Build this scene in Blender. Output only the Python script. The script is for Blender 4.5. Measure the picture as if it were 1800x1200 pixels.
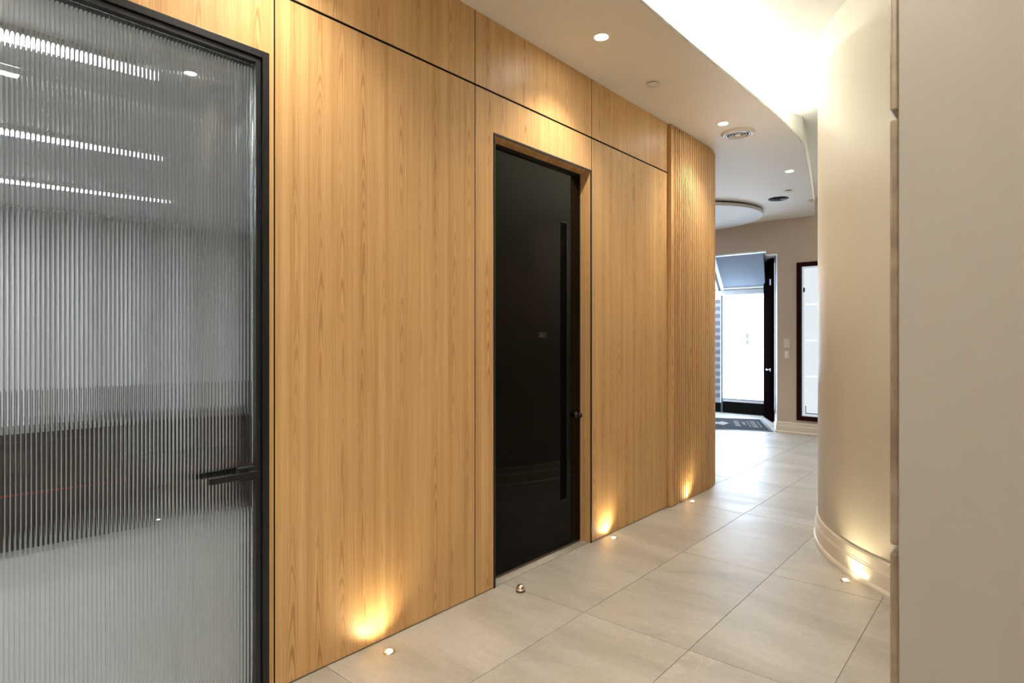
import bpy, bmesh, math, random
from mathutils import Vector, Matrix
random.seed(7)
for o in list(bpy.data.objects): bpy.data.objects.remove(o)
S = bpy.context.scene
COL = S.collection
PI = math.pi

# ------------------------------------------------------------------ camera
F_PX, HOR, YAW = 1050.0, 595.0, math.atan2(907, 1050)
CAM_X, CAM_Z = 2.3976, 1.48
cd = bpy.data.cameras.new('camera'); cam = bpy.data.objects.new('camera', cd); COL.objects.link(cam)
cam.location = (CAM_X, 0, CAM_Z); cam.rotation_euler = (PI/2, 0, YAW)
cd.sensor_width = 36; cd.lens = F_PX/1800*36; cd.shift_y = -(600-HOR)/1800
cd.clip_start = .05
S.camera = cam
cd.dof.use_dof = True; cd.dof.focus_distance = 4.2; cd.dof.aperture_fstop = 4.5

# ------------------------------------------------------------------ world, exposure
w = bpy.data.worlds.new('world'); S.world = w; w.use_nodes = True
bg = w.node_tree.nodes['Background']; bg.inputs[0].default_value = (.72, .84, 1, 1); bg.inputs[1].default_value = .6
S.view_settings.view_transform = 'Standard'; S.view_settings.look = 'None'
S.view_settings.gamma = 1; S.view_settings.use_curve_mapping = False
S.view_settings.exposure = 1.28

# light levels
DOWN_W, UP_W, COVE_E, PANE_E, OFFICE_E = 40, 2.7, 62, 5.0, 26
PEND_E = 13
WARM = (1, .88, .73); AMBER = (1, .80, .48); COVE_C = (1, .98, .90)

H, HU = 3.365, 3.63          # dropped ceiling, raised ceiling
FAR_Y = 9.95

# ------------------------------------------------------------------ materials
def mat(name, col, rough=.5, metal=0, spec=.5, coat=0, emis=None, es=0, trans=0, ior=1.45):
    m = bpy.data.materials.new(name); m.use_nodes = True
    p = m.node_tree.nodes['Principled BSDF']
    p.inputs['Base Color'].default_value = (*col, 1); p.inputs['Roughness'].default_value = rough
    p.inputs['Metallic'].default_value = metal; p.inputs['Specular IOR Level'].default_value = spec
    p.inputs['Coat Weight'].default_value = coat; p.inputs['IOR'].default_value = ior
    p.inputs['Transmission Weight'].default_value = trans
    if emis: p.inputs['Emission Color'].default_value = (*emis, 1); p.inputs['Emission Strength'].default_value = es
    return m
class G:                                   # small node-graph helper
    def __init__(s, m): s.m = m; s.t = m.node_tree; s.p = s.t.nodes['Principled BSDF']
    def n(s, k, **kw):
        x = s.t.nodes.new('ShaderNode'+k)
        for a, b in kw.items(): setattr(x, a, b)
        return x
    def l(s, a, b): s.t.links.new(a, b)
    def put(s, inp, v):
        if hasattr(v, 'is_output'): s.l(v, inp)
        else: inp.default_value = v
    def mth(s, op, a, b=0.0, c=None):
        x = s.n('Math', operation=op); s.put(x.inputs[0], a); s.put(x.inputs[1], b)
        if c is not None: s.put(x.inputs[2], c)
        return x.outputs[0]
    def vec(s, x, y, z):
        c = s.n('CombineXYZ'); s.put(c.inputs[0], x); s.put(c.inputs[1], y); s.put(c.inputs[2], z); return c.outputs[0]
    def noise(s, v, scale=1, detail=3, rough=.5, dist=0):
        x = s.n('TexNoise'); s.l(v, x.inputs['Vector']); x.inputs['Scale'].default_value = scale
        x.inputs['Detail'].default_value = detail; x.inputs['Roughness'].default_value = rough
        x.inputs['Distortion'].default_value = dist; return x.outputs['Fac']
    def ramp(s, f, stops):
        r = s.n('ValToRGB'); s.l(f, r.inputs[0]); e = r.color_ramp.elements
        while len(e) < len(stops): e.new(.5)
        for k, (p, c) in enumerate(stops): e[k].position = p; e[k].color = (*c, 1) if len(c) == 3 else c
        return r.outputs[0]
    def mix(s, f, a, b, mode='MIX'):
        x = s.n('Mix', data_type='RGBA', blend_type=mode); s.put(x.inputs[0], f); s.put(x.inputs[6], a); s.put(x.inputs[7], b); return x.outputs[2]
    def bump(s, hgt, strength=.2, dist=.01):
        b = s.n('Bump'); s.l(hgt, b.inputs['Height']); b.inputs['Strength'].default_value = strength; b.inputs['Distance'].default_value = dist
        s.l(b.outputs[0], s.p.inputs['Normal'])

def wood_mat(name, axis='Y'):
    m = mat(name, (.5, .3, .12), .42, spec=.35); g = G(m)
    pos = g.n('NewGeometry').outputs['Position']; sx = g.n('SeparateXYZ'); g.l(pos, sx.inputs[0])
    rnd = g.n('ObjectInfo').outputs['Random']
    u = g.mth('ADD', g.mth('ADD', sx.outputs['Y'], g.mth('MULTIPLY', sx.outputs['X'], .9)), g.mth('MULTIPLY', rnd, 7.3))
    z = g.mth('ADD', sx.outputs['Z'], g.mth('MULTIPLY', rnd, 11.7))
    # veneer leaves about 11 cm wide, wavering a little
    wob = g.noise(g.vec(g.mth('MULTIPLY', u, 3.0), 0, g.mth('MULTIPLY', z, .55)), 1, 2)
    s0 = g.mth('ADD', g.mth('MULTIPLY', u, 8.6), g.mth('MULTIPLY', wob, .9))
    sid = g.mth('FLOOR', s0); sf = g.mth('SUBTRACT', g.mth('FRACT', s0), .5)
    wn = g.n('TexWhiteNoise', noise_dimensions='1D'); g.l(sid, wn.inputs['W']); rs = wn.outputs['Value']
    zz = g.mth('ADD', z, g.mth('MULTIPLY', rs, 9.0))
    # cathedral arches: parabola in the middle of each leaf
    n1 = g.noise(g.vec(g.mth('MULTIPLY', u, 24), 0, g.mth('MULTIPLY', zz, 3.4)), 1, 3, .55)
    n2 = g.noise(g.vec(g.mth('MULTIPLY', u, 5), sid, g.mth('MULTIPLY', zz, 1.1)), 1, 2)
    ring = g.mth('ADD', g.mth('MULTIPLY', g.mth('MULTIPLY', sf, sf), 46), g.mth('ADD', g.mth('MULTIPLY', zz, 5.5), g.mth('ADD', g.mth('MULTIPLY', n1, 1.6), g.mth('MULTIPLY', n2, 7))))
    wave = g.mth('MULTIPLY_ADD', g.mth('SINE', g.mth('MULTIPLY', ring, 2*PI)), .5, .5)
    lines = g.mth('POWER', wave, 2.2)
    amp = g.ramp(g.mth('ABSOLUTE', sf), [(.0, (1, 1, 1)), (.18, (.85, .85, .85)), (.32, (.4, .4, .4)), (.5, (.25, .25, .25))])
    sel = g.ramp(g.noise(g.vec(sid, 0, g.mth('MULTIPLY', zz, .8)), 1.3, 1), [(.38, (.12, .12, .12)), (.62, (1, 1, 1))])
    lines = g.mth('MULTIPLY', g.mth('MULTIPLY', lines, amp), sel)
    # broad streaks and fine fibre
    st = g.noise(g.vec(g.mth('MULTIPLY', u, 26), 0, g.mth('MULTIPLY', z, .22)), 1, 4, .6)
    fib = g.noise(g.vec(g.mth('MULTIPLY', u, 260), 0, g.mth('MULTIPLY', z, 2.2)), 1, 3, .6)
    base = g.ramp(st, [(.30, (.59, .352, .148)), (.50, (.715, .455, .206)), (.70, (.795, .540, .268))])
    c = g.mix(g.mth('MULTIPLY', lines, .85), base, (.42, .205, .072, 1))
    c = g.mix(g.mth('MULTIPLY', g.mth('SUBTRACT', 1.0, rs), .22), c, (.55, .32, .135, 1))
    fr = g.ramp(fib, [(.35, (.80, .78, .74)), (.65, (1.08, 1.08, 1.08))])
    c = g.mix(.8, c, fr, 'MULTIPLY')
    g.l(c, g.p.inputs['Base Color'])
    g.bump(fib, .05, .002)
    return m

def stone_mat(name, tint=(1, 1, 1)):
    m = mat(name, (.5, .46, .38), .3, spec=.5); g = G(m)
    pos = g.n('NewGeometry').outputs['Position']; rnd = g.n('ObjectInfo').outputs['Random']
    off = g.vec(g.mth('MULTIPLY', rnd, 37), g.mth('MULTIPLY', rnd, 53), 0)
    va = g.n('VectorMath', operation='ADD'); g.l(pos, va.inputs[0]); g.l(off, va.inputs[1]); v = va.outputs[0]
    mp = g.n('Mapping'); g.l(v, mp.inputs[0]); mp.inputs['Scale'].default_value = (.55, 1.5, 1); vs_ = mp.outputs[0]
    big = g.noise(vs_, 1.6, 6, .62, .5); fine = g.noise(v, 30, 5, .65); mid = g.noise(vs_, 5, 6, .65, .4)
    def k(c): return tuple(a*b for a, b in zip(c, tint))
    c = g.ramp(big, [(.30, k((.325, .302, .245))), (.5, k((.425, .398, .338))), (.68, k((.50, .475, .42)))])
    c = g.mix(.55, c, g.ramp(mid, [(.2, (.84, .83, .80)), (.8, (1.12, 1.12, 1.12))]), 'MULTIPLY')
    c = g.mix(.5, c, g.ramp(fine, [(.3, (.86, .85, .83)), (.7, (1.1, 1.1, 1.1))]), 'MULTIPLY')
    # pale veins, sparse
    vn = g.noise(v, 2.1, 4, .55, 1.4); vd = g.mth('ABSOLUTE', g.mth('SUBTRACT', vn, .5))
    vm = g.ramp(vd, [(0, (1, 1, 1)), (.006, (.35, .35, .35)), (.012, (0, 0, 0))])
    vs = g.ramp(g.noise(v, 1.3, 2), [(.55, (0, 0, 0)), (.66, (1, 1, 1))])
    c = g.mix(g.mth('MULTIPLY', g.mth('MULTIPLY', vm, vs), .6), c, (.60, .58, .53, 1))
    bv = g.mth('ABSOLUTE', g.mth('SUBTRACT', g.noise(v, 1.5, 5, .6, 1.8), .47))
    bm = g.ramp(bv, [(0, (1, 1, 1)), (.03, (0, 0, 0))])
    bs = g.ramp(g.noise(v, .9, 2), [(.55, (0, 0, 0)), (.7, (1, 1, 1))])
    c = g.mix(g.mth('MULTIPLY', g.mth('MULTIPLY', bm, bs), .05), c, k((.33, .24, .13)) + (1,))
    g.l(c, g.p.inputs['Base Color'])
    r = g.ramp(mid, [(.3, (.34,)*3), (.7, (.46,)*3)]); g.l(r, g.p.inputs['Roughness'])
    g.bump(fine, .05, .003)
    return m

def plaster_mat(name, col, rough=.6):
    m = mat(name, col, rough, spec=.3); g = G(m)
    pos = g.n('NewGeometry').outputs['Position']
    n = g.noise(pos, 90, 3); g.bump(n, .04, .002)
    n2 = g.noise(pos, .8, 2); c = g.mix(.5, (*col, 1), g.ramp(n2, [(.3, (.97, .97, .97)), (.7, (1.02, 1.02, 1.02))]), 'MULTIPLY'); g.l(c, g.p.inputs['Base Color'])
    return m

WOOD = wood_mat('oak_veneer')
STONE = stone_mat('stone_tile', (1.03, 1.055, 1.12))
GROUT = plaster_mat('grout', (.27, .25, .21), .9)
CEIL = plaster_mat('ceiling_paint', (.92, .88, .825))
CEILU = plaster_mat('raised_ceiling_paint', (.84, .83, .765))
CREAM = plaster_mat('cream_paint', (.78, .74, .65), .45)
TAUPE = plaster_mat('taupe_paint', (.60, .505, .425), .6)
GREIGE = plaster_mat('greige_paint', (.47, .445, .41), .55)
WHITEP = plaster_mat('white_paint', (.78, .78, .77), .6)
TRIMW = mat('satin_trim', (.76, .70, .60), .3)
BLACKM = mat('black_metal', (.012, .013, .015), .38, spec=.5)
BLACKS = mat('black_substrate', (.006, .006, .006), .8, spec=.1)
BLACKG = mat('black_glass', (.0012, .0010, .0008), .03, spec=.13, ior=1.5)
FLUTED = mat('fluted_glass', (.93, .97, .96), .0, trans=1, ior=1.5)
SATIN = mat('satin_nickel', (.66, .58, .48), .28, metal=1)
CHROME = mat('chrome', (.75, .76, .78), .12, metal=1)
WHITEM = mat('white_metal', (.80, .78, .74), .35)
WHITEF = mat('white_window_frame', (.78, .80, .84), .35)
DARKW = mat('mahogany', (.030, .0065, .005), .6, spec=.08)
G_ = G(DARKW); _p = G_.n('NewGeometry').outputs['Position']; _m = G_.n('Mapping'); G_.l(_p, _m.inputs[0]); _m.inputs['Scale'].default_value = (60, 60, 3)
G_.l(G_.ramp(G_.noise(_m.outputs[0], 1, 3), [(.3, (.010, .0025, .002)), (.7, (.030, .007, .005))]), G_.p.inputs['Base Color'])
LENS = mat('lamp_lens', (1, 1, 1), .4, emis=(1, .96, .90), es=60)
LENSU = mat('uplight_lens', (1, 1, 1), .4, emis=(1, .80, .50), es=22)
LED = mat('led_strip', (1, 1, 1), .5, emis=COVE_C, es=COVE_E)
LEDO = mat('office_led', (1, 1, 1), .5, emis=(.97, .98, 1), es=OFFICE_E)
PANE = mat('frosted_daylit_glass', (.8, .85, .9), .5, emis=(.62, .80, 1), es=PANE_E)
PANEW = mat('frosted_daylit_window', (.10, .12, .14), .4, emis=(.86, .94, 1), es=.352)
PANEB = mat('frosted_band', (.12, .13, .14), .4, emis=(.97, .99, 1), es=.41)
CLAD = mat('tan_stone_cladding', (.33, .235, .16), .22, spec=.5)
gg = G(CLAD); gp = gg.n('NewGeometry').outputs['Position']
gg.l(gg.ramp(gg.noise(gp, 5, 5, .6, 1.5), [(.3, (.22, .165, .115)), (.5, (.31, .24, .17)), (.75, (.42, .36, .28))]), gg.p.inputs['Base Color'])
RUBBER = plaster_mat('mat_pile', (.013, .015, .024), .95)
MATPRINT = plaster_mat('mat_print', (.32, .32, .31), .9)
GREYP = mat('grey_roof_panel', (.20, .225, .27), .85, spec=.1)
SMOKE = mat('dark_laminate', (.020, .017, .016), .35)
REDM = mat('red_lacquer', (.30, .03, .02), .4)
OFFLOOR = plaster_mat('office_floor', (.33, .325, .305), .5)
OFFWALL = plaster_mat('office_wall', (.84, .84, .85), .7)
OFFCEIL = plaster_mat('office_ceiling', (.74, .75, .76), .8)
MINT = mat('mint_print', (.05, .08, .08), .5, emis=(.62, .82, .78), es=.36)
PRINTG = mat('pale_print', (.06, .06, .06), .5, emis=(.88, .90, .92), es=.39)
DIMTXT = mat('dim_brass', (.07, .058, .045), .5, metal=.2)
FABRIC = plaster_mat('chair_fabric', (.05, .045, .045), .9)
BLINDD = mat('blind_band', (.22, .22, .26), .7)
BLINDL = mat('blind_sheer', (.42, .45, .50), .6)

# ------------------------------------------------------------------ mesh helpers
def add_box(bm, x0, x1, y0, y1, z0, z1, M=None):
    vs = [bm.verts.new(Vector((x, y, z)) if M is None else M @ Vector((x, y, z))) for x in (x0, x1) for y in (y0, y1) for z in (z0, z1)]
    for f in ((0, 1, 3, 2), (4, 6, 7, 5), (0, 4, 5, 1), (2, 3, 7, 6), (0, 2, 6, 4), (1, 5, 7, 3)):
        bm.faces.new([vs[i] for i in f])
def add_prism(bm, pts, z0, z1, smooth=False):
    a = [bm.verts.new((x, y, z0)) for x, y in pts]; b = [bm.verts.new((x, y, z1)) for x, y in pts]; n = len(pts)
    bm.faces.new(a[::-1]); bm.faces.new(b)
    for i in range(n):
        f = bm.faces.new([a[i], a[(i+1) % n], b[(i+1) % n], b[i]]); f.smooth = smooth
def add_lathe(bm, prof, c=(0, 0, 0), n=32, smooth=True):       # prof [(r,z)]
    rings = []
    for r, z in prof:
        if r < 1e-6: rings.append([bm.verts.new((c[0], c[1], c[2]+z))])
        else: rings.append([bm.verts.new((c[0]+r*math.cos(2*PI*k/n), c[1]+r*math.sin(2*PI*k/n), c[2]+z)) for k in range(n)])
    for a, b in zip(rings, rings[1:]):
        for k in range(n):
            k2 = (k+1) % n
            if len(a) == 1 and len(b) == 1: continue
            if len(a) == 1: f = bm.faces.new([a[0], b[k2], b[k]])
            elif len(b) == 1: f = bm.faces.new([a[k], a[k2], b[0]])
            else: f = bm.faces.new([a[k], a[k2], b[k2], b[k]])
            f.smooth = smooth
def normals(pts):
    out = []
    for i in range(len(pts)):
        a = Vector(pts[max(i-1, 0)]); b = Vector(pts[min(i+1, len(pts)-1)]); t = (b-a).normalized(); out.append(Vector((t.y, -t.x)))
    return out
def add_sweep(bm, path, prof, smooth=True, closed=True):        # path [(x,y)], prof [(offset to the right, z)]
    nr = normals(path); rings = []
    for (x, y), n in zip(path, nr):
        rings.append([bm.verts.new((x+n.x*o, y+n.y*o, z)) for o, z in prof])
    m = len(prof)
    for a, b in zip(rings, rings[1:]):
        for k in range(m if closed else m-1):
            f = bm.faces.new([a[k], b[k], b[(k+1) % m], a[(k+1) % m]]); f.smooth = smooth
    if closed: bm.faces.new(rings[0][::-1]); bm.faces.new(rings[-1])
def bm_(): return bmesh.new()
def obj(name, bm, m, parent=None, bevel=0, loc=None, recalc=True):
    if recalc: bmesh.ops.recalc_face_normals(bm, faces=bm.faces)
    me = bpy.data.meshes.new(name); bm.to_mesh(me); bm.free(); me.materials.append(m)
    o = bpy.data.objects.new(name, me); COL.objects.link(o)
    if parent: o.parent = parent
    if loc: o.location = loc
    if bevel:
        b = o.modifiers.new('bevel', 'BEVEL'); b.width = bevel; b.segments = 2; b.limit_method = 'ANGLE'
    return o
def box(name, x0, x1, y0, y1, z0, z1, m, parent=None, bevel=0):
    b = bm_(); add_box(b, x0, x1, y0, y1, z0, z1); return obj(name, b, m, parent, bevel)
def tag(o, label, cat=None, group=None, kind=None):
    o['label'] = label
    if cat: o['category'] = cat
    if group: o['group'] = group
    if kind: o['kind'] = kind
    return o
def empty(name, loc=(0, 0, 0)):
    o = bpy.data.objects.new(name, None); COL.objects.link(o); o.location = loc; o.empty_display_size = .1; return o
def light(kind, parent, loc, col, energy, **kw):
    l = bpy.data.lights.new('lamp', kind); l.color = col; l.energy = energy
    rot = kw.pop('rot', None)
    for k, v in kw.items(): setattr(l, k, v)
    o = bpy.data.objects.new('lamp', l); COL.objects.link(o); o.location = loc; o.parent = parent
    if rot: o.rotation_euler = rot
    return o
def text_mesh(name, s, size, m, parent, M, ext=.0006):
    c = bpy.data.curves.new(name, 'FONT'); c.body = s; c.size = size; c.extrude = ext; c.align_x = 'CENTER'; c.align_y = 'CENTER'
    t = bpy.data.objects.new('tmp', c); COL.objects.link(t)
    me = bpy.data.meshes.new_from_object(t); bpy.data.objects.remove(t)
    me.transform(M); me.materials.clear(); me.materials.append(m)
    o = bpy.data.objects.new(name, me); COL.objects.link(o); o.parent = parent; return o
def arc(cx, cy, r, a0, a1, n): return [(cx+r*math.cos(math.radians(a0+(a1-a0)*k/n)), cy+r*math.sin(math.radians(a0+(a1-a0)*k/n))) for k in range(n+1)]
def spline(pts, n=8):                                           # Catmull-Rom through 2-D points
    P = [pts[0]]+list(pts)+[pts[-1]]; out = []
    for i in range(1, len(P)-2):
        p0, p1, p2, p3 = (Vector(p) for p in P[i-1:i+3])
        for k in range(n):
            t = k/n; q = .5*((2*p1)+(p2-p0)*t+(2*p0-5*p1+4*p2-p3)*t*t+(3*p1-p0-3*p2+p3)*t**3); out.append((q.x, q.y))
    out.append(tuple(P[-2])); return out

# ================================================================== FLOOR
TX, TY, TX0, TY0 = .594, 1.207, .582, 2.700
b = bm_(); add_box(b, -3.6, 4.6, -3.0, 12.3, -.10, -.0025)
floor = tag(obj('floor', b, GROUT), 'floor of large beige stone tiles with thin joints', kind='structure')
g_ = .0016
b = bm_(); add_box(b, g_, TX-g_, g_, TY-g_, -.012, 0)
tile0 = obj('tile', b, STONE, floor, bevel=.0008)
first = True
for i in range(-7, 7):
    for j in range(-4, 8):
        x = TX0+i*TX; y = TY0+j*TY
        if x < -.1 and y < 5.1: continue                      # under the left wall
        if x+TX < -2.9 or x > 4.3: continue
        if x > 3.6 and y > 2: continue
        if y > 10.2 and x > -.7: continue
        if first: o = tile0; first = False
        else: o = tile0.copy(); COL.objects.link(o); o.parent = floor
        o.location = (x, y, 0)

# ================================================================== LEFT WALL (wood panelling)
b = bm_()
FG0, FG1, FGZ = .02, 1.222, 2.667        # glass door frame, outside
BD0, BD1, BDZ = 2.610, 3.660, 2.700      # black door opening
xs0, xs1 = -.13, -.0205
add_box(b, xs0, xs1, -3.0, FG0, 0, H)
add_box(b, xs0, xs1, FG0, FG1, FGZ, H)
add_box(b, xs0, xs1, FG1, BD0-.004, 0, H)
add_box(b, xs0, xs1, BD0-.004, BD1+.004, BDZ+.004, H)
add_box(b, xs0, xs1, BD1+.004, 4.93, 0, H)
wall_left = tag(obj('wall_left', b, BLACKS), 'long wall clad in vertical-grain honey oak veneer panels with black reveal', kind='structure')
RV0, RV1 = 2.931, 2.944
j = .0034
def panel(rects):
    b = bm_()
    for (y0, y1, z0, z1) in rects: add_box(b, -.020, 0, y0+j, y1-j, z0, z1)
    return obj('wood_panel', b, WOOD, wall_left)
Y1, Y2, Y3, Y4 = 1.2475, 2.4520, 3.6590, 4.872
ZB = .006
def lpanel(pts):                         # one sheet with an L outline (y,z)
    b = bm_(); a = [b.verts.new((0, y, z)) for y, z in pts]; c = [b.verts.new((-.020, y, z)) for y, z in pts]; n = len(pts)
    b.faces.new(a); b.faces.new(c[::-1])
    for i in range(n): b.faces.new([a[i], c[i], c[(i+1) % n], a[(i+1) % n]])
    return obj('wood_panel', b, WOOD, wall_left)
panel([(-1.2, FG0-.003, ZB, RV0)])
panel([(-2.4, -1.2, ZB, RV0)])
lpanel([(FG0, FGZ+.003), (FG1+.002, FGZ+.003), (FG1+.002, ZB), (Y1-j, ZB), (Y1-j, RV0), (FG0, RV0)])
panel([(Y1, Y2, ZB, RV0)])
lpanel([(Y2+j, ZB), (BD0-.003, ZB), (BD0-.003, BDZ+.003), (Y3-j, BDZ+.003), (Y3-j, RV0), (Y2+j, RV0)])
panel([(Y3+.003, Y4, ZB, RV0)])
for a, c in ((-2.4, -1.2), (-1.2, .02), (.02, Y1), (Y1, Y2), (Y2, Y3), (Y3, Y4)): panel([(a, c, RV1, H-.001)])
box('reveal_channel', -.0195, -.004, -2.4, Y4, RV0, RV1, BLACKS, wall_left)

for yj in (-1.2, Y1, Y2, Y3):
    box('joint_strip', -.0195, -.0006, yj-j, yj+j, ZB if yj != Y3 else BDZ+.004, RV0, BLACKS, wall_left)
    box('joint_strip', -.0195, -.0006, yj-j, yj+j, RV1, H-.001, BLACKS, wall_left)

# ---- curved slatted end of the wall
SR, SC = 1.20, (-1.170, 5.62)
def slat_path(s):                        # arc length from y = 4.90 -> point and outward normal
    L = SC[1]-4.90
    if s < L: return Vector((.030, 4.90+s)), Vector((1, 0))
    a = (s-L)/SR; return Vector((SC[0]+SR*math.cos(a), SC[1]+SR*math.sin(a))), Vector((math.cos(a), math.sin(a)))
STOT = (SC[1]-4.90)+SR*PI/2
pth = [tuple(slat_path(STOT*k/60)[0]) for k in range(61)]
b = bm_(); add_sweep(b, pth, [(-.030, 0), (-.030, H), (-.12, H), (-.12, 0)])
wall_slat = tag(obj('wall_left_curved', b, mat('slat_backing', (.06, .026, .009), .6)), 'curved wall end clad in narrow vertical wooden slats', kind='structure')
b = bm_(); add_box(b, -.02, .032, 4.874, 4.912, .004, H-.001); obj('edge_board', b, WOOD, wall_slat, bevel=.002)
b = bm_(); add_box(b, -.031, 0, -.0110, .0110, .005, H-.002); sl0 = obj('slat', b, WOOD, wall_slat, bevel=.003)
PITCH = .0410; s = .034; k = 0
while s < STOT-.01:
    o = sl0 if k == 0 else sl0.copy()
    if k: COL.objects.link(o); o.parent = wall_slat
    p, n = slat_path(s); o.location = (p.x, p.y, 0); o.rotation_euler = (0, 0, math.atan2(n.y, n.x)); s += PITCH; k += 1

# ================================================================== GLASS DOOR
d1 = tag(empty('door_1', (0, .62, 0)), 'black framed door with tall fluted glass at the left', kind='structure')
def fbars(name, y0, y1, z1, wd, x0, x1, par, off, m=BLACKM, bevel=.0015):
    b = bm_()
    add_box(b, x0, x1, y0-off, y0+wd-off, 0, z1); add_box(b, x0, x1, y1-wd-off, y1-off, 0, z1); add_box(b, x0, x1, y0+wd-off, y1-wd-off, z1-wd, z1)
    return obj(name, b, m, par, bevel)
oy = .62
fbars('casing', FG0, FG1, FGZ, .029, -.13, .008, d1, oy)
lf = fbars('leaf_frame', FG0+.033, FG1-.033, FGZ-.033, .020, -.052, .000, d1, oy)
box('bottom_rail', -.052, .0, FG0+.053-oy, FG1-.053-oy, .004, .040, BLACKM, lf)
gy0, gy1, gz0, gz1 = FG0+.055, FG1-.055, .04, FGZ-.055
RP = .0130; nr = int((gy1-gy0)/RP); b = bm_()
xf, xb, am, K = -.026, -.036, .0021, 8
def vv(x, y, z): return b.verts.new((x, y-oy, z))
f0 = [vv(xf, gy0, gz0), vv(xf, gy1, gz0), vv(xf, gy1, gz1), vv(xf, gy0, gz1)]; b.faces.new(f0)
pv = None
ys = []
for i in range(nr):
    y0 = gy0+(gy1-gy0)*i/nr; y1 = gy0+(gy1-gy0)*(i+1)/nr; prev = None
    for k in range(K+1):
        t = k/K; x = xb-am*(1-(2*t-1)**2); y = y0+(y1-y0)*t
        cur = (vv(x, y, gz0), vv(x, y, gz1))
        if prev:
            f = b.faces.new([prev[0], prev[1], cur[1], cur[0]]); f.smooth = True
        prev = cur
for y in (gy0, gy1): b.faces.new([vv(xf, y, gz0), vv(xb, y, gz0), vv(xb, y, gz1), vv(xf, y, gz1)])
for z in (gz0, gz1): b.faces.new([vv(xf, gy0, z), vv(xf, gy1, z), vv(xb, gy1, z), vv(xb, gy0, z)])
# explicit outward normals
for f in b.faces:
    f.normal_update(); c = f.calc_center_median()
    if abs(f.normal.x) > .3:
        want = 1 if c.x > (xf+xb)/2 else -1
        if f.normal.x*want < 0: f.normal_flip()
obj('glass_pane', b, FLUTED, lf, recalc=False)
hz = .935
b = bm_(); add_box(b, -.026, .012, 1.095-oy, 1.166-oy, hz-.030, hz+.024); lk = obj('lock_case', b, BLACKM, d1, .002)
b = bm_(); add_box(b, .012, .050, 1.132-oy, 1.152-oy, hz-.010, hz+.010); add_box(b, .040, .052, .965-oy, 1.158-oy, hz-.012, hz+.012); obj('lever', b, BLACKM, lk, .0015)
b = bm_(); add_box(b, -.092, -.052, 1.132-oy, 1.152-oy, hz-.010, hz+.010); add_box(b, -.094, -.082, .965-oy, 1.158-oy, hz-.012, hz+.012); add_box(b, -.052, -.040, 1.095-oy, 1.166-oy, hz-.030, hz+.024); obj('inner_lever', b, BLACKM, lk, .0015)

# ================================================================== BLACK DOOR
d2 = tag(empty('door_2', (0, 3.135, 0)), 'tall glossy black door with full height black pull bar, recessed in oak', kind='structure')
oy = 3.135
XD = -.088
b = bm_(); tw = .012
add_box(b, -.003, .004, BD0-oy, BD0+tw-oy, 0, BDZ); add_box(b, -.003, .004, BD1-tw-oy, BD1-oy, 0, BDZ); add_box(b, -.003, .004, BD0+tw-oy, BD1-tw-oy, BDZ-tw, BDZ)
obj('edge_trim', b, BLACKM, d2)
jm = .016
box('jamb', XD, -.003, BD0-oy, BD0+jm-oy, 0, BDZ, WOOD, d2); box('jamb', XD, -.003, BD1-jm-oy, BD1-oy, 0, BDZ, WOOD, d2); box('head_jamb', XD, -.003, BD0+jm-oy, BD1-jm-oy, BDZ-jm, BDZ, WOOD, d2)
fbars('frame', BD0, BD1, BDZ, .027, -.145, XD, d2, oy)
leaf = box('leaf', XD-.045, XD+.002, BD0+.029-oy, BD1-.029-oy, .008, BDZ-.037, BLACKG, d2, .002)
box('threshold', -.145, -.0145, BD0-oy, BD1-oy, -.010, 0, STONE, d2); box('drop_seal', XD+.0022, XD+.006, BD0+.029-oy, BD1-.029-oy, .003, .014, mat('bronze_seal', (.10, .07, .045), .5), d2)
# long recessed pull: a dull black slot with a fine rim
slot = box('pull_slot', XD+.0012, XD+.0032, 3.396-oy, 3.470-oy, .345, 2.300, mat('matte_black', (.001, .001, .001), .8, spec=.05), leaf, 0)
b = bm_()
for (ya, yb, z0, z1) in ((3.470, 3.4745, .3405, 2.3045), (3.396, 3.470, .3405, .345), (3.396, 3.470, 2.300, 2.3045)): add_box(b, XD+.001, XD+.0045, ya-oy, yb-oy, z0, z1)
obj('slot_rim', b, BLACKM, slot)
b = bm_(); M = Matrix.Translation((XD+.002, 3.588-oy, .926)) @ Matrix.Rotation(PI/2, 4, 'Y')
add_lathe(b, [(0, 0), (.024, 0), (.024, .006), (.012, .008), (.012, .022), (.018, .028), (.018, .040), (.013, .046), (0, .046)], n=24); bmesh.ops.transform(b, matrix=M, verts=b.verts); obj('lock_knob', b, BLACKM, leaf)
sgn = box('door_plate', XD+.002, XD+.004, 3.145-oy, 3.236-oy, 1.486, 1.522, mat('plate_black', (.006, .006, .006), .35), leaf)
Mx = Matrix(((0, 0, 1, 0), (1, 0, 0, 0), (0, 1, 0, 0), (0, 0, 0, 1)))
text_mesh('lettering', '1001', .023, DIMTXT, sgn, Matrix.Translation((XD+.0045, 3.178-oy, 1.500)) @ Mx)
box('plate_line', XD+.004, XD+.0046, 3.146-oy, 3.235-oy, 1.5185, 1.5215, DIMTXT, sgn)

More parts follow.
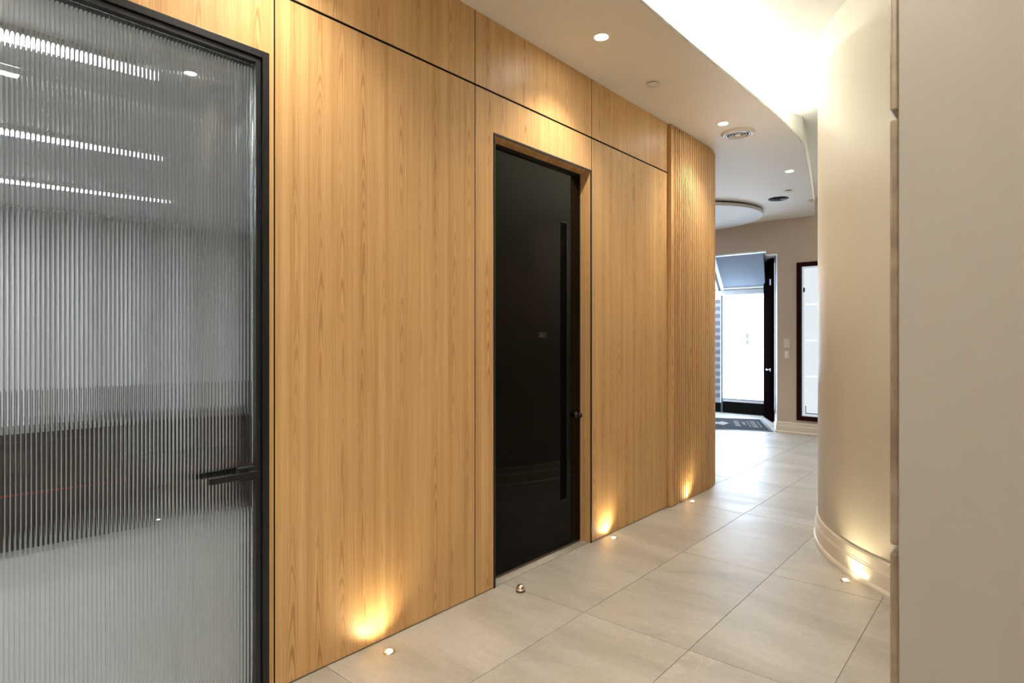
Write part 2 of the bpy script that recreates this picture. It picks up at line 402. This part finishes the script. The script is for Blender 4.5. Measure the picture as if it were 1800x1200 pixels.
# ================================================================== RIGHT CURVED WALL + baseboard
RC, RR = (2.758, 5.292), 1.605
cw = [(4.4, RC[1]+RR*math.sin(math.radians(100))-.0)] + arc(RC[0], RC[1], RR, 100, 292, 96) + [(4.4, 3.62)]
cw[-1] = (4.4, cw[-2][1]-.0)
b = bm_(); add_prism(b, cw, 0, HU, True)
for f in b.faces:
    if abs(f.normal.z) > .5: f.smooth = False
wall_right = tag(obj('wall_right', b, CREAM), 'tall convex cream wall bulging into the corridor at the right', kind='structure')
BBP = [(0, 0), (.030, 0), (.030, .018), (.024, .030), (.018, .034), (.018, .118), (.014, .124), (.014, .130), (.011, .136), (.011, .182), (.006, .192), (0, .192)]
def bbp(s=1): return [(o, z*s) for o, z in BBP]
b = bm_(); add_sweep(b, arc(RC[0], RC[1], RR, 288, 104, 96), [(-o, z) for o, z in bbp()], smooth=False)
tag(obj('baseboard_right', b, TRIMW), 'stepped cream baseboard following the curved wall', kind='structure')

# ================================================================== NEAR PARTITION
NY = 1.90
wp = tag(box('wall_partition', 2.134, 4.2, NY, NY+.16, 0, HU, GREIGE), 'near plain greige wall at the far right edge', kind='structure')
for z0, z1 in ((.004, .900), (.922, 2.072), (2.098, 3.20)):
    b = bm_(); add_box(b, 2.114, 2.1335, NY-.004, NY+.164, z0, z1); obj('stone_panel', b, CLAD, wp, bevel=.005)

# ================================================================== REST OF THE SHELL (behind camera, reception)
tag(box('wall_back', -.13, 4.3, -3.1, -2.98, 0, HU, WHITEP), 'plain wall closing the corridor behind the viewer', kind='structure')
tag(box('wall_side', 3.95, 4.05, -3.0, NY, 0, HU, CREAM), 'plain cream wall on the right behind the viewer', kind='structure')
tag(box('wall_reception_left', -3.7, -3.6, 5.0, FAR_Y+.1, 0, H, TAUPE), 'taupe wall on the hidden left side of reception', kind='structure')
tag(box('wall_reception_right', 4.3, 4.4, 2.0, FAR_Y+.1, 0, HU, TAUPE), 'taupe wall on the hidden right side of reception', kind='structure')

# far wall with entrance opening and window opening
OX0, OX1, OZ = -2.95, -.622, 2.905
WX0, WX1, WZ0, WZ1 = -.328, .95, .213, 2.662
b = bm_()
fw0, fw1 = FAR_Y, FAR_Y+.12
for (x0, x1, z0, z1) in ((-3.7, OX0, 0, H), (OX0, OX1, OZ, H), (OX1, WX0, 0, H), (WX0, WX1, 0, WZ0), (WX0, WX1, WZ1, H), (WX1, 4.4, 0, H), (OX1-.175, OX1, OZ-.075, OZ), (-.14, 4.4, H, HU)): add_box(b, x0, x1, fw0, fw1, z0, z1)
tag(obj('wall_far', b, TAUPE), 'taupe wall at the end with entrance opening', kind='structure')
# splayed return of the entrance
def splay(t): return (-.622-.475*t/1.45, FAR_Y+t)
b = bm_(); p0 = splay(.0); p1 = splay(1.90)
add_prism(b, [p0, (p0[0]+.10, p0[1]+.12), (p1[0]+.4, p1[1]), p1], 0, OZ)
tag(obj('wall_entrance', b, mat('pale_return', (.62, .62, .66), .55)), 'pale splayed return wall beside the entrance', kind='structure')
b = bm_(); add_sweep(b, [(OX1-.004, FAR_Y), (4.2, FAR_Y)], bbp(.88), smooth=False)
tag(obj('baseboard_far', b, TRIMW), 'stepped cream baseboard under the mahogany window', kind='structure')
b = bm_(); add_sweep(b, [splay(1.86), splay(.0)], bbp(.88), smooth=False)
tag(obj('baseboard_entrance', b, WHITEM), 'white baseboard along the splayed entrance return', kind='structure')
tag(box('lit_lintel_edge', OX0, OX1-.17, fw0-.004, fw1+.01, OZ-.024, OZ-.001, WHITEF), 'white strip standing for the lit lower edge of the entrance lintel', kind='structure')  # the lintel's lit edge, put in as a white strip

# ================================================================== CEILINGS
lip = [(.755, -3.0), (.755, 2.9), (.757, 3.6), (.770, 4.3), (.783, 5.0), (.782, 5.56), (.757, 6.08), (.700, 6.45), (.541, 7.192), (.300, 8.30), (.039, 9.45), (-.07, FAR_Y)]
LIP = lip[:2] + spline(lip[2:], 8)
b = bm_(); add_prism(b, [(-3.7, FAR_Y+.1)] + [(-3.7, 4.95), (-.14, 4.95), (-.14, -3.0)] + LIP + [(-.07, FAR_Y+.1)], H, H+.018)
ceiling = tag(obj('ceiling', b, CEIL), 'dropped warm white ceiling with curved cove edge', kind='structure')
b = bm_(); add_prism(b, [(-.14, -3.0), (4.4, -3.0), (4.4, FAR_Y+.1), (-.14, FAR_Y+.1)], HU, HU+.08)
tag(obj('ceiling_raised', b, CEILU), 'raised pale ceiling washed by hidden cove light', kind='structure')
# back of the light trough, running into the fascia at the far end
back = [(.44, -3.0), (.44, 3.6), (.445, 4.3), (.46, 4.9), (.52, 5.4), (.64, 5.85)] 
BACK = back[:1] + spline(back[1:], 6) + [p for p in LIP if p[1] > 6.2]
b = bm_(); add_sweep(b, BACK, [(0, H+.002), (0, HU), (-.03, HU), (-.03, H+.002)], smooth=True)
tag(obj('trim_2', b, CEILU), 'curved cream fascia at the end of the cove', kind='structure')
b = bm_(); add_sweep(b, LIP, [(0, H-.0005), (0, H+.022), (-.006, H+.022), (-.006, H-.0005)], smooth=True)
tag(obj('trim_3', b, CEIL), 'thin upstand lip along the cove edge', kind='structure')
# dropped ceiling over the near right side
tag(box('ceiling_near', 1.85, 4.05, -3.0, NY+.15, H, H+.05, CEIL), 'dropped ceiling patch over the near partition', kind='structure')
LIP2 = [(x+.95, y) for x, y in LIP if y > 6.95]
b = bm_(); add_prism(b, LIP2 + [(4.35, FAR_Y+.1), (4.35, LIP2[0][1])], H, H+.055)
tag(obj('ceiling_reception', b, CEIL), 'dropped ceiling on the hidden right side of reception', kind='structure')
b = bm_(); add_sweep(b, [(x+.12, y) for x, y in LIP2], [(-.012, H+.057), (.012, H+.057), (.012, H+.064), (-.012, H+.064)])
tag(obj('led_strip', b, mat('led_strip_added', (1, 1, 1), .5, emis=COVE_C, es=COVE_E*.45)), 'short curved light strip added unseen behind the cream wall to light the fascia', 'light strip')  # added unseen light source that brightens the cream fascia
# LED strip in the trough
b = bm_(); path = [(x+.06, y) for x, y in back[:1]] + [(x+.06, y) for x, y in spline(back[1:6], 6)]
add_sweep(b, path, [(-.012, H+.020), (.012, H+.020), (.012, H+.027), (-.012, H+.027)])
tag(obj('led_strip', b, LED), 'long linear light strip hidden in the ceiling cove', 'light strip')

# ================================================================== CEILING THINGS
def downlight(x, y, label, z=H, group='small round downlights over the oak wall', tilt=0, e=1.0):
    r = tag(empty('downlight', (x, y, z)), label, 'downlight', group)
    b = bm_(); add_lathe(b, [(.040, .012), (.040, -.001), (.043, -.004), (.056, -.003), (.058, 0.0)], n=36); obj('trim_ring', b, WHITEM, r)
    b = bm_(); add_lathe(b, [(0, -.0005), (.040, -.0005), (.040, .004), (0, .004)], n=36); obj('lens', b, LENS, r)
    light('SPOT', r, (0, 0, -.008), WARM, DOWN_W*e, spot_size=math.radians(118), spot_blend=.85, shadow_soft_size=.035, rot=(0, tilt, 0))
    return r
DX = .380
downlight(DX, 3.19, 'nearest round downlight, largest of three on the dropped ceiling')
downlight(DX-.005, 5.172, 'round downlight next to the white round air diffuser')
downlight(DX-.013, 7.132, 'farthest round downlight, smallest, near the cream curved wall')
downlight(DX, 1.21, 'round downlight above the frame of the glass door, out of view', group='downlights behind the viewer')
downlight(DX, -.76, 'assumed round downlight behind the viewer near the oak wall', group='downlights behind the viewer')  # unseen lamp assumed from the row's spacing, added for brightness
downlight(2.055, 1.719, 'round downlight mirrored in the fluted glass', group='downlights behind the viewer')

for x, y, lab in ((-2.7, 7.7, 'added reception downlight hidden by the slats, nearer one'), (-2.7, 9.2, 'added reception downlight hidden by the slats, farther one'), (-1.0, 7.25, 'added reception downlight just hidden by the slat edge')):
    downlight(x, y, lab, group='added downlights hidden in reception', e=1.2)  # unseen lamps added to brighten the reception and its far wall
# suspended linear lamp behind the viewer, mirrored in the fluted glass
e = tag(empty('pendant_lamp', (1.98, -.9, 3.0)), 'slim suspended linear lamp behind the viewer, mirrored in the glass', 'pendant light')
box('housing', -.035, .035, -1.66, 1.66, 0, .035, WHITEM, e); PEND = mat('pendant_led', (1, 1, 1), .5, emis=(1, .93, .83), es=PEND_E)
box('lower_diffuser', -.030, .030, -1.65, 1.65, -.006, 0, PEND, e); box('upper_diffuser', -.030, .030, -1.65, 1.65, .035, .041, PEND, e)
for y in (-1.4, 1.4): box('cable', -.0015, .0015, y-.0015, y+.0015, .041, H-3.0, CHROME, e)

for (x, y, lab) in ((.299, 4.018, 'round flush cap on the ceiling between two downlights'), (.083, 8.057, 'small round cap on the ceiling beside the black grille')):
    e = tag(empty('sprinkler_cap', (x, y, H)), lab, 'sprinkler', 'flush sprinkler caps')
    b = bm_(); add_lathe(b, [(.030, 0), (.030, -.010), (0, -.010)], n=28); obj('neck', b, BLACKM, e)
    b = bm_(); add_lathe(b, [(0, -.008), (.046, -.008), (.047, -.010), (.046, -.013), (0, -.013)], n=36); obj('cap', b, WHITEM, e)
e = tag(empty('air_diffuser', (.382, 5.506, H)), 'white round ceiling diffuser with concentric rings by the curved slats', 'air vent')
b = bm_(); add_lathe(b, [(.105, .0), (.105, -.012), (.120, -.020), (.140, -.012), (.150, -.002), (.150, 0)], n=48); obj('flange', b, WHITEM, e)
b = bm_(); add_lathe(b, [(0, -.001), (.105, -.001)], n=48); obj('dark_throat', b, mat('vent_dark', (.05, .04, .035), .8), e)
for r in (.092, .070, .048):
    b = bm_(); add_lathe(b, [(r, -.004), (r+.010, -.018), (r+.007, -.019), (r-.004, -.006), (r, -.004)], n=44); obj('ring', b, CHROME if r > .08 else WHITEM, e)
b = bm_(); add_lathe(b, [(0, -.020), (.026, -.019), (.030, -.014), (.020, -.004), (0, -.004)], n=36); obj('hub', b, WHITEM, e)
e = tag(empty('ceiling_grille', (-.148, 8.434, H)), 'black round grille set in the far ceiling', 'air vent')
b = bm_(); add_lathe(b, [(.112, 0), (.112, -.006), (.125, -.008), (.130, 0)], n=44); obj('flange', b, BLACKM, e)
b = bm_(); add_lathe(b, [(0, -.002), (.112, -.002)], n=44); obj('dark_throat', b, BLACKS, e)
for r in (.094, .074, .054, .034):
    b = bm_(); add_lathe(b, [(r, -.002), (r+.008, -.010), (r+.005, -.010), (r-.003, -.002)], n=40); obj('ring', b, BLACKM, e)
b = bm_(); add_lathe(b, [(0, -.010), (.018, -.010), (.014, -.002), (0, -.002)], n=30); obj('hub', b, BLACKM, e)
e = tag(empty('smoke_detector', (.175, 8.802, H)), 'tiny white round detector half hidden by the curved wall edge', 'detector')
b = bm_(); add_lathe(b, [(.050, 0), (.050, -.010), (.046, -.014), (0, -.014)], n=32); obj('base', b, WHITEM, e)
b = bm_(); add_lathe(b, [(.034, -.013), (.028, -.030), (0, -.032)], n=32); obj('sensor_dome', b, WHITEM, e)
e = tag(empty('ceiling_disc', (-1.52, 8.72, H)), 'large round suspended ceiling panel with dark shadow gap', 'ceiling panel')
DR = 1.03
b = bm_(); add_lathe(b, [(0, -.002), (DR-.05, -.002), (DR-.05, -.030), (0, -.030)], n=72); obj('shade_spacer', b, BLACKS, e)  # coloured black to stand for the shadow in the gap
b = bm_(); add_lathe(b, [(0, -.024), (DR-.004, -.024), (DR, -.028), (DR, -.066), (DR-.004, -.070), (0, -.070)], n=96)
dface = obj('disc_face', b, plaster_mat('disc_paint', (.72, .71, .70), .6), e)
for p in dface.data.polygons: p.use_smooth = False

# ================================================================== FLOOR UPLIGHTS and DOOR STOP
def uplight(x, y, ang, label, e=1.0, lean=.52):
    r = tag(empty('floor_uplight', (x, y, 0)), label, 'uplight', 'recessed floor uplights')
    b = bm_(); add_lathe(b, [(.0165, .001), (.0175, .006), (.024, .006), (.0275, .003), (.029, 0)], n=32); obj('trim_ring', b, SATIN, r)
    b = bm_(); add_lathe(b, [(.0165, .002), (.0150, .006), (.009, .0095), (0, .0105)], n=28); obj('lens', b, LENSU, r)
    light('SPOT', r, (0, 0, .016), AMBER, UP_W*e, spot_size=math.radians(126), spot_blend=1, shadow_soft_size=.012, rot=(0, PI-lean, ang))
uplight(.112, 1.757, 0, 'floor uplight nearest the viewer, left of the dome door stop')
uplight(.070, 3.849, 0, 'floor uplight just right of the black door')
uplight(.090, 5.177, 0, 'floor uplight at the foot of the curved slats')
ua = math.atan2(RC[1]-4.101, RC[0]-1.552)
uplight(1.552, 4.101, ua+PI, 'floor uplight in front of the curved cream wall', .45, .5)
uplight(2.915, 1.800, PI, 'floor uplight behind the viewer that shows mirrored in the glass', .5)
e = tag(empty('door_stop', (.153, 2.675, 0)), 'bronze half dome door stop on the tiles before the black door', 'door stop')
b = bm_(); add_lathe(b, [(.026, 0), (.026, .020)] + [(.0255*math.cos(a), .020+.0255*math.sin(a)) for a in [k*PI/2/8 for k in range(8)]] + [(0, .0455)], n=32); obj('dome', b, SATIN, e)
b = bm_(); M = Matrix.Translation((-.006, 0, 0)); add_lathe(b, [(.027, .004), (.0275, .006), (.0275, .014), (.027, .016)], n=32); obj('rubber_band', b, mat('bronze_rubber', (.10, .075, .055), .6), e)

# ================================================================== FAR WALL THINGS
e = tag(empty('thermostat', (-.474, FAR_Y, 1.337)), 'upper white wall plate beside the entrance', 'switch')
box('plate', -.046, .046, -.012, 0, 0, .142, WHITEM, e, .003); box('cover', -.030, .030, -.018, -.012, .022, .120, TRIMW, e, .002)
e = tag(empty('light_switch', (-.474, FAR_Y, 1.168)), 'lower white switch plate with red glow beside the entrance', 'switch')
box('plate', -.040, .040, -.010, 0, 0, .124, WHITEM, e, .003); rk = box('rocker', -.018, .018, -.016, -.010, .028, .096, TRIMW, e, .002)
box('indicator', -.006, .002, -.018, -.016, .068, .090, mat('indicator_red', (.8, .3, .25), .4, emis=(1, .35, .3), es=.8), rk)

w1 = tag(empty('window_1', (.31, FAR_Y, 0)), 'mahogany framed frosted window behind the curved wall', kind='structure')
ox = .31
b = bm_(); fwid = .066
add_box(b, WX0-ox, WX0+fwid-ox, -.030, .10, WZ0, WZ1); add_box(b, WX1-fwid-ox, WX1-ox, -.030, .10, WZ0, WZ1)
add_box(b, WX0+fwid-ox, WX1-fwid-ox, -.030, .10, WZ0, WZ0+fwid); add_box(b, WX0+fwid-ox, WX1-fwid-ox, -.030, .10, WZ1-fwid, WZ1)
obj('frame', b, DARKW, w1, .004)
ix0, ix1, iz0, iz1 = WX0+fwid-ox, WX1-fwid-ox, WZ0+fwid, WZ1-fwid
b = bm_(); sw = .030
add_box(b, ix0, ix0+sw, .03, .08, iz0, iz1); add_box(b, ix1-sw, ix1, .03, .08, iz0, iz1); add_box(b, ix0+sw, ix1-sw, .03, .08, iz0, iz0+sw); add_box(b, ix0+sw, ix1-sw, .03, .08, iz1-sw, iz1)
obj('sash', b, mat('sash_daylight_glow', (.35, .37, .40), .4, emis=(.8, .9, 1), es=.25), w1, .002)  # frame glows by itself: daylight put into its material
pn = box('pane', ix0+sw, ix1-sw, .052, .060, iz0+sw, iz1-sw, PANEW, w1)
for z in (.895, 1.454, 2.012): box('clear_band', ix0+sw+.02, ix1-sw, .0495, .052, z-.014, z+.014, PANEB, pn)
b = bm_(); zc = 1.47
for (a, c, z0, z1) in ((.11, .15, 0, .035), (.15, .19, .035, .0), (.19, .215, 0, .02), (.215, .24, .02, 0)):
    q = [(ix0+a, zc+z0), (ix0+c, zc+z1), (ix0+c, zc+z1-.012), (ix0+a, zc+z0-.012)]
    fr = [b.verts.new((x, .0490, z)) for x, z in q]; bk = [b.verts.new((x, .0520, z)) for x, z in q]
    b.faces.new(fr); b.faces.new(bk[::-1])
    for i in range(4): b.faces.new([fr[i], fr[(i+1) % 4], bk[(i+1) % 4], bk[i]])
obj('peak_print', b, PRINTG, pn)
box('spacer_bar', ix0+sw+.012, ix1-sw, .047, .0525, iz0+sw+.006, iz0+sw+.018, BLACKM, pn); box('spacer_bar', ix0+sw+.012, ix0+sw+.022, .047, .0525, iz0+sw+.018, iz0+sw+.13, BLACKM, pn)
lt = box('latch', ix0+sw-.012, ix0+sw+.012, .018, .03, 2.20, 2.27, BLACKM, w1, .003)

# ================================================================== ENTRANCE
FY = 11.85
wf = tag(empty('window_2', (-2.1, FY, 0)), 'bright frosted entrance glazing with black kick plate', kind='structure')
ox = -2.1
gx0, gx1 = -2.237-ox, -1.43-ox
# window wall frame
box('stile', gx1, gx1+.05, -.03, .05, 0, 2.50, WHITEF, wf); box('mullion', gx0-.035, gx0, -.03, .05, 0, 2.36, mat('mullion_grey', (.10, .12, .14), .4), wf)
box('header', -2.95-ox, gx1+.05, -.05, .05, 2.345, 2.445, WHITEF, wf); box('header_gap', -2.95-ox, gx1+.05, -.02, .05, 2.445, 2.475, BLACKM, wf)
box('kick_plate', gx0, gx1, -.012, .03, .012, .225, BLACKS, wf); box('kick_plate', -2.95-ox, gx0-.035, -.012, .03, .012, .20, BLACKS, wf)
box('bottom_rail', gx0, gx1, -.022, .03, .228, .262, WHITEF, wf); box('glazing_bead', gx0, gx1, -.015, .02, .262, .292, mat('bead_grey', (.35, .37, .40), .5), wf)
box('sill', -2.95-ox, gx1+.05, -.03, .05, 0, .012, BLACKM, wf)
pn = box('pane', gx0, gx1, .0, .008, .292, 2.345, PANE, wf)
pl = box('pane', -2.95-ox, gx0-.035, .01, .018, .20, 2.345, PANE, wf)
# printed hexagon mark with two mint panes
b = bm_(); cxm, czm = -1.797-ox, 1.458
def quad(b, pts, y0=-.003, y1=0):
    fr = [b.verts.new((cxm+x, y0, czm+z)) for x, z in pts]; bk = [b.verts.new((cxm+x, y1, czm+z)) for x, z in pts]; n = len(pts)
    b.faces.new(fr); b.faces.new(bk[::-1])
    for i in range(n): b.faces.new([fr[i], fr[(i+1) % n], bk[(i+1) % n], bk[i]])
quad(b, [(.010, .020), (.074, .024), (.074, .112), (.010, .140)]); quad(b, [(.010, -.005), (.074, -.005), (.074, -.07), (.016, -.115)])
obj('mint_mark', b, MINT, pn)
b = bm_(); hexp = [(-.012, .175), (.100, .110), (.100, -.075), (-.012, -.140), (-.105, -.09), (-.105, .12)]
for i in range(6):
    a, c = Vector(hexp[i]), Vector(hexp[(i+1) % 6]); n = (c-a).normalized(); n = Vector((n.y, -n.x))*.006
    if i != 4 and i != 5: quad(b, [tuple(a), tuple(c), tuple(c+n), tuple(a+n)])
obj('hexagon_outline', b, PRINTG, pn)
# zebra blind on the left
bl = tag(empty('zebra_blind', (-2.43, FY-.06, .20)), 'grey zebra blind hanging left of the bright entrance pane', 'blind')
box('head_rail', -.26, .165, -.02, .02, 2.08, 2.135, WHITEF, bl)
z = .02; k = 0
box('bottom_bar', -.26, .165, -.008, .008, 0, .10, BLINDL, bl)
z = .10
while z < 2.07:
    hgt = .085 if k % 2 == 0 else .060
    box('dark_band' if k % 2 == 0 else 'sheer_band', -.26, .165, -.004, .004, z, min(z+hgt, 2.08), BLINDD if k % 2 == 0 else BLINDL, bl); z += hgt; k += 1
# sloped glazed roof of the entrance
rf = tag(empty('ceiling_entrance', (-2.0, 10.9, 0)), 'sloping grey roof panel over the entrance with white rafter', kind='structure')
y0, y1, za, zb = FAR_Y+.125-10.9, FY-.05-10.9, OZ+.01, 2.475
def slab(name, x0, x1, m, t=.02, dz=0, ya=y0, yb=y1):
    b = bm_(); fa = lambda y: za+(zb-za)*(y-y0)/(y1-y0)+dz
    q = [(x0, ya), (x1, ya), (x1, yb), (x0, yb)]
    sh = lambda y: .30*(y1-y)
    lo = [b.verts.new((x+sh(y), y, fa(y))) for x, y in q]; hi = [b.verts.new((x+sh(y), y, fa(y)+t)) for x, y in q]
    b.faces.new(lo[::-1]); b.faces.new(hi)
    for i in range(4): b.faces.new([lo[i], lo[(i+1) % 4], hi[(i+1) % 4], hi[i]])
    return obj(name, b, m, rf)
slab('roof_panel', -.20, .58, GREYP); slab('rafter', -.26, -.20, WHITEF, .05, -.03); slab('gasket', -.31, -.26, BLACKM, .05, -.025); slab('rafter', -.36, -.31, WHITEF, .05, -.03)
slab('roof_pane', -1.5, -.36, mat('roof_glazing', (.5, .55, .6), .4, emis=(.80, .90, 1), es=3), .012)
slab('rail', -.20, .58, WHITEF, .03, -.028, y1-.09, y1-.03)
b = bm_(); add_prism(b, [(1.08, y0), (1.50, y0), (1.50, y1+.1), (.56, y1+.1)], OZ+.02, OZ+.05); obj('soffit', b, TAUPE, rf)
b = bm_(); q0, q1 = (.58+.30*(y1-y0), y0), (.58, y1)
vs = [b.verts.new((q[0]+dx, q[1], z)) for q, zl in ((q0, za), (q1, zb)) for dx in (0, .02) for z in (zl-.01, OZ+.03)]
for f in ((0, 1, 5, 4), (2, 6, 7, 3), (0, 4, 6, 2), (1, 3, 7, 5), (0, 2, 3, 1), (4, 5, 7, 6)): b.faces.new([vs[i] for i in f])
obj('side_fascia', b, GREYP, rf)
tag(box('wall_entrance_left', -3.05, -2.95, FAR_Y+.12, FY+.1, 0, 3.0, WHITEP), 'white side wall of the entrance, hidden by the slats', kind='structure')
# open door leaf
ang = math.atan2(-.335, .67)
d3 = tag(empty('door_3', (-1.025, 11.03, 0)), 'dark mahogany door standing open, seen nearly edge on', kind='structure')
d3.rotation_euler = (0, 0, math.atan2(.352, .67))
box('leaf', -.026, .026, 0, .74, .008, OZ+.0, mat('dark_stain', (.004, .002, .0025), .9, spec=0), d3, .003)
b = bm_(); M = Matrix.Translation((-.026, .06, .925)) @ Matrix.Rotation(-PI/2, 4, 'Y'); add_lathe(b, [(0, 0), (.026, 0), (.026, .008), (.011, .010), (.011, .050), (0, .050)], n=24); bmesh.ops.transform(b, matrix=M, verts=b.verts)
add_box(b, -.085, -.065, .05, .165, .914, .936); obj('lever', b, CHROME, d3, .002)
b = bm_(); add_box(b, -.045, -.026, .01, .05, 2.43, 2.54); obj('hinge_plate', b, CHROME, d3, .002)
# door mat
mx = empty('door_mat', (-.655, 9.885, 0)); tag(mx, 'dark navy door mat with pale printed emblem and lettering at the entrance', 'mat')
mx.rotation_euler = (0, 0, math.atan2(.909, -.417)-PI/2)      # local +Y into the entrance, local -X to the left
b = bm_(); add_box(b, -2.3, 0, 0, 1.50, .001, .007); obj('rubber_border', b, BLACKM, mx, .002)
b = bm_(); add_box(b, -2.26, -.05, .05, 1.45, .0072, .012); pile = obj('pile', b, RUBBER, mx, .002)
def strokes(x, y0, y1, hgt, name):                            # unreadable rows of short strokes
    b = bm_(); y = y0
    while y < y1:
        wd = random.uniform(.030, .055); k = random.choice((0, 1, 2))
        add_box(b, x, x+hgt, y, y+.010, .0121, .0130); add_box(b, x, x+hgt, y+wd-.010, y+wd, .0121, .0130)
        if k != 0: add_box(b, x+(hgt-.014 if k == 1 else hgt*.45), x+(hgt if k == 1 else hgt*.45+.012), y, y+wd, .0121, .0130)
        y += wd+.016
    obj(name, b, MATPRINT, pile)
strokes(-.53, .42, 1.12, .085, 'lettering'); strokes(-.40, .60, .98, .055, 'lettering'); strokes(-.26, .35, 1.15, .085, 'lettering')
for x in (-.305, -.135): box('printed_rule', x, x+.010, .38, 1.12, .0121, .013, MATPRINT, pile)
b = bm_()
em = [(-1.25, .76), (-1.42, .98), (-1.55, .86), (-1.80, .95), (-2.0, .85), (-2.0, .62), (-1.78, .56), (-1.60, .64), (-1.45, .50)]
add_prism(b, [(-.62+(x+1.25)*.55, y) for x, y in em], .0121, .0130); obj('emblem', b, MATPRINT, pile)

# ================================================================== OFFICE BEHIND THE FLUTED GLASS
OXF, OY0, OY1, OH = -6.45, -3.0, 4.6, 3.0
tag(box('floor_office', OXF, -.131, OY0, OY1, -.10, -.001, OFFLOOR), 'pale grey office floor behind the fluted glass', kind='structure')
tag(box('ceiling_office', OXF, -.131, OY0, OY1, OH, OH+.08, OFFCEIL), 'grey office ceiling behind the fluted glass', kind='structure')
tag(box('wall_office_far', OXF-.1, OXF, OY0, OY1, 0, OH, OFFWALL), 'white office wall seen blurred through fluted glass', kind='structure')
tag(box('wall_office_end', OXF, -.131, OY1, OY1+.1, 0, OH, OFFWALL), 'white end wall of the office, right side', kind='structure')
tag(box('wall_office_near', OXF, -.131, OY0-.1, OY0, 0, OH, OFFWALL), 'white end wall of the office, left side', kind='structure')
for x, ya, yb, lab in ((-1.42, -1.6, .86, 'nearest and highest blurred linear light behind the glass'), (-3.20, -1.4, 1.0, 'middle blurred linear light behind the glass'), (-4.95, -1.2, 1.2, 'lowest long blurred linear light behind the glass')):
    e = tag(empty('linear_light', (x, 0, OH)), lab, 'ceiling light', 'linear lights in the office')
    box('housing', -.070, .070, ya, yb, -.030, 0, WHITEM, e); box('diffuser', -.058, .058, ya+.01, yb-.01, -.036, -.030, LEDO, e)
# sideboard, desk things
def sideboard(ya, n, label):
    e = tag(empty('sideboard', (-2.95, 0, 0)), label, 'cabinet', 'sideboards in the office'); yb = ya+.78*n
    box('body', -.48, 0, ya, yb, .10, .78, SMOKE, e); box('top', -.50, .02, ya-.02, yb+.02, .78, .82, SMOKE, e); box('plinth', -.44, -.04, ya+.05, yb-.05, 0, .10, SMOKE, e)
    for k in range(n):
        d = box('door', .0, .012, ya+.78*k+.008, ya+.78*k+.772, .12, .76, SMOKE, e); box('pull', .012, .024, ya+.78*k+.70, ya+.78*k+.72, .55, .70, SATIN, d)
    box('red_stripe', .012, .016, ya, yb, .390, .404, REDM, e)
sideboard(-1.35, 3, 'dark sideboard blurred behind the left half of the fluted glass')
sideboard(1.62, 2, 'dark sideboard blurred behind the right half of the fluted glass')
pz = bpy.data.objects['wall_office_far']
for k in range(9): box('dark_panel', OXF, OXF+.03, -.6+.56*k, -.6+.56*k+.26, 0.0, 2.98, mat('panel_grey', (.16, .16, .165), .8) if k == 0 else bpy.data.materials['panel_grey'], pz)
def chair(x, y, rz, label):
    e = tag(empty('office_chair', (x, y, 0)), label, 'chair', 'office chairs behind the glass'); e.rotation_euler = (0, 0, rz)
    box('seat', -.24, .24, -.24, .24, .44, .52, FABRIC, e, .03); box('backrest', -.26, -.20, -.22, .22, .56, 1.02, FABRIC, e, .03); box('back_post', -.26, -.23, -.03, .03, .46, .60, BLACKM, e)
    b = bm_(); add_lathe(b, [(.03, .06), (.03, .44), (0, .44)], n=16); obj('column', b, CHROME, e)
    for k in range(5):
        b = bm_(); add_box(b, 0, .28, -.02, .02, .04, .07, Matrix.Rotation(2*PI*k/5, 4, 'Z')); lg = obj('leg', b, BLACKM, e)
        b = bm_(); add_lathe(b, [(0, 0), (.025, .004), (.025, .038), (0, .042)], (.27*math.cos(2*PI*k/5), .27*math.sin(2*PI*k/5), 0), 12); obj('caster', b, BLACKM, lg)
chair(-4.2, .9, 0, 'dark office chair behind the sideboard, left of the glass view')
chair(-4.2, 2.3, .2, 'dark office chair behind the sideboard, right of the glass view')
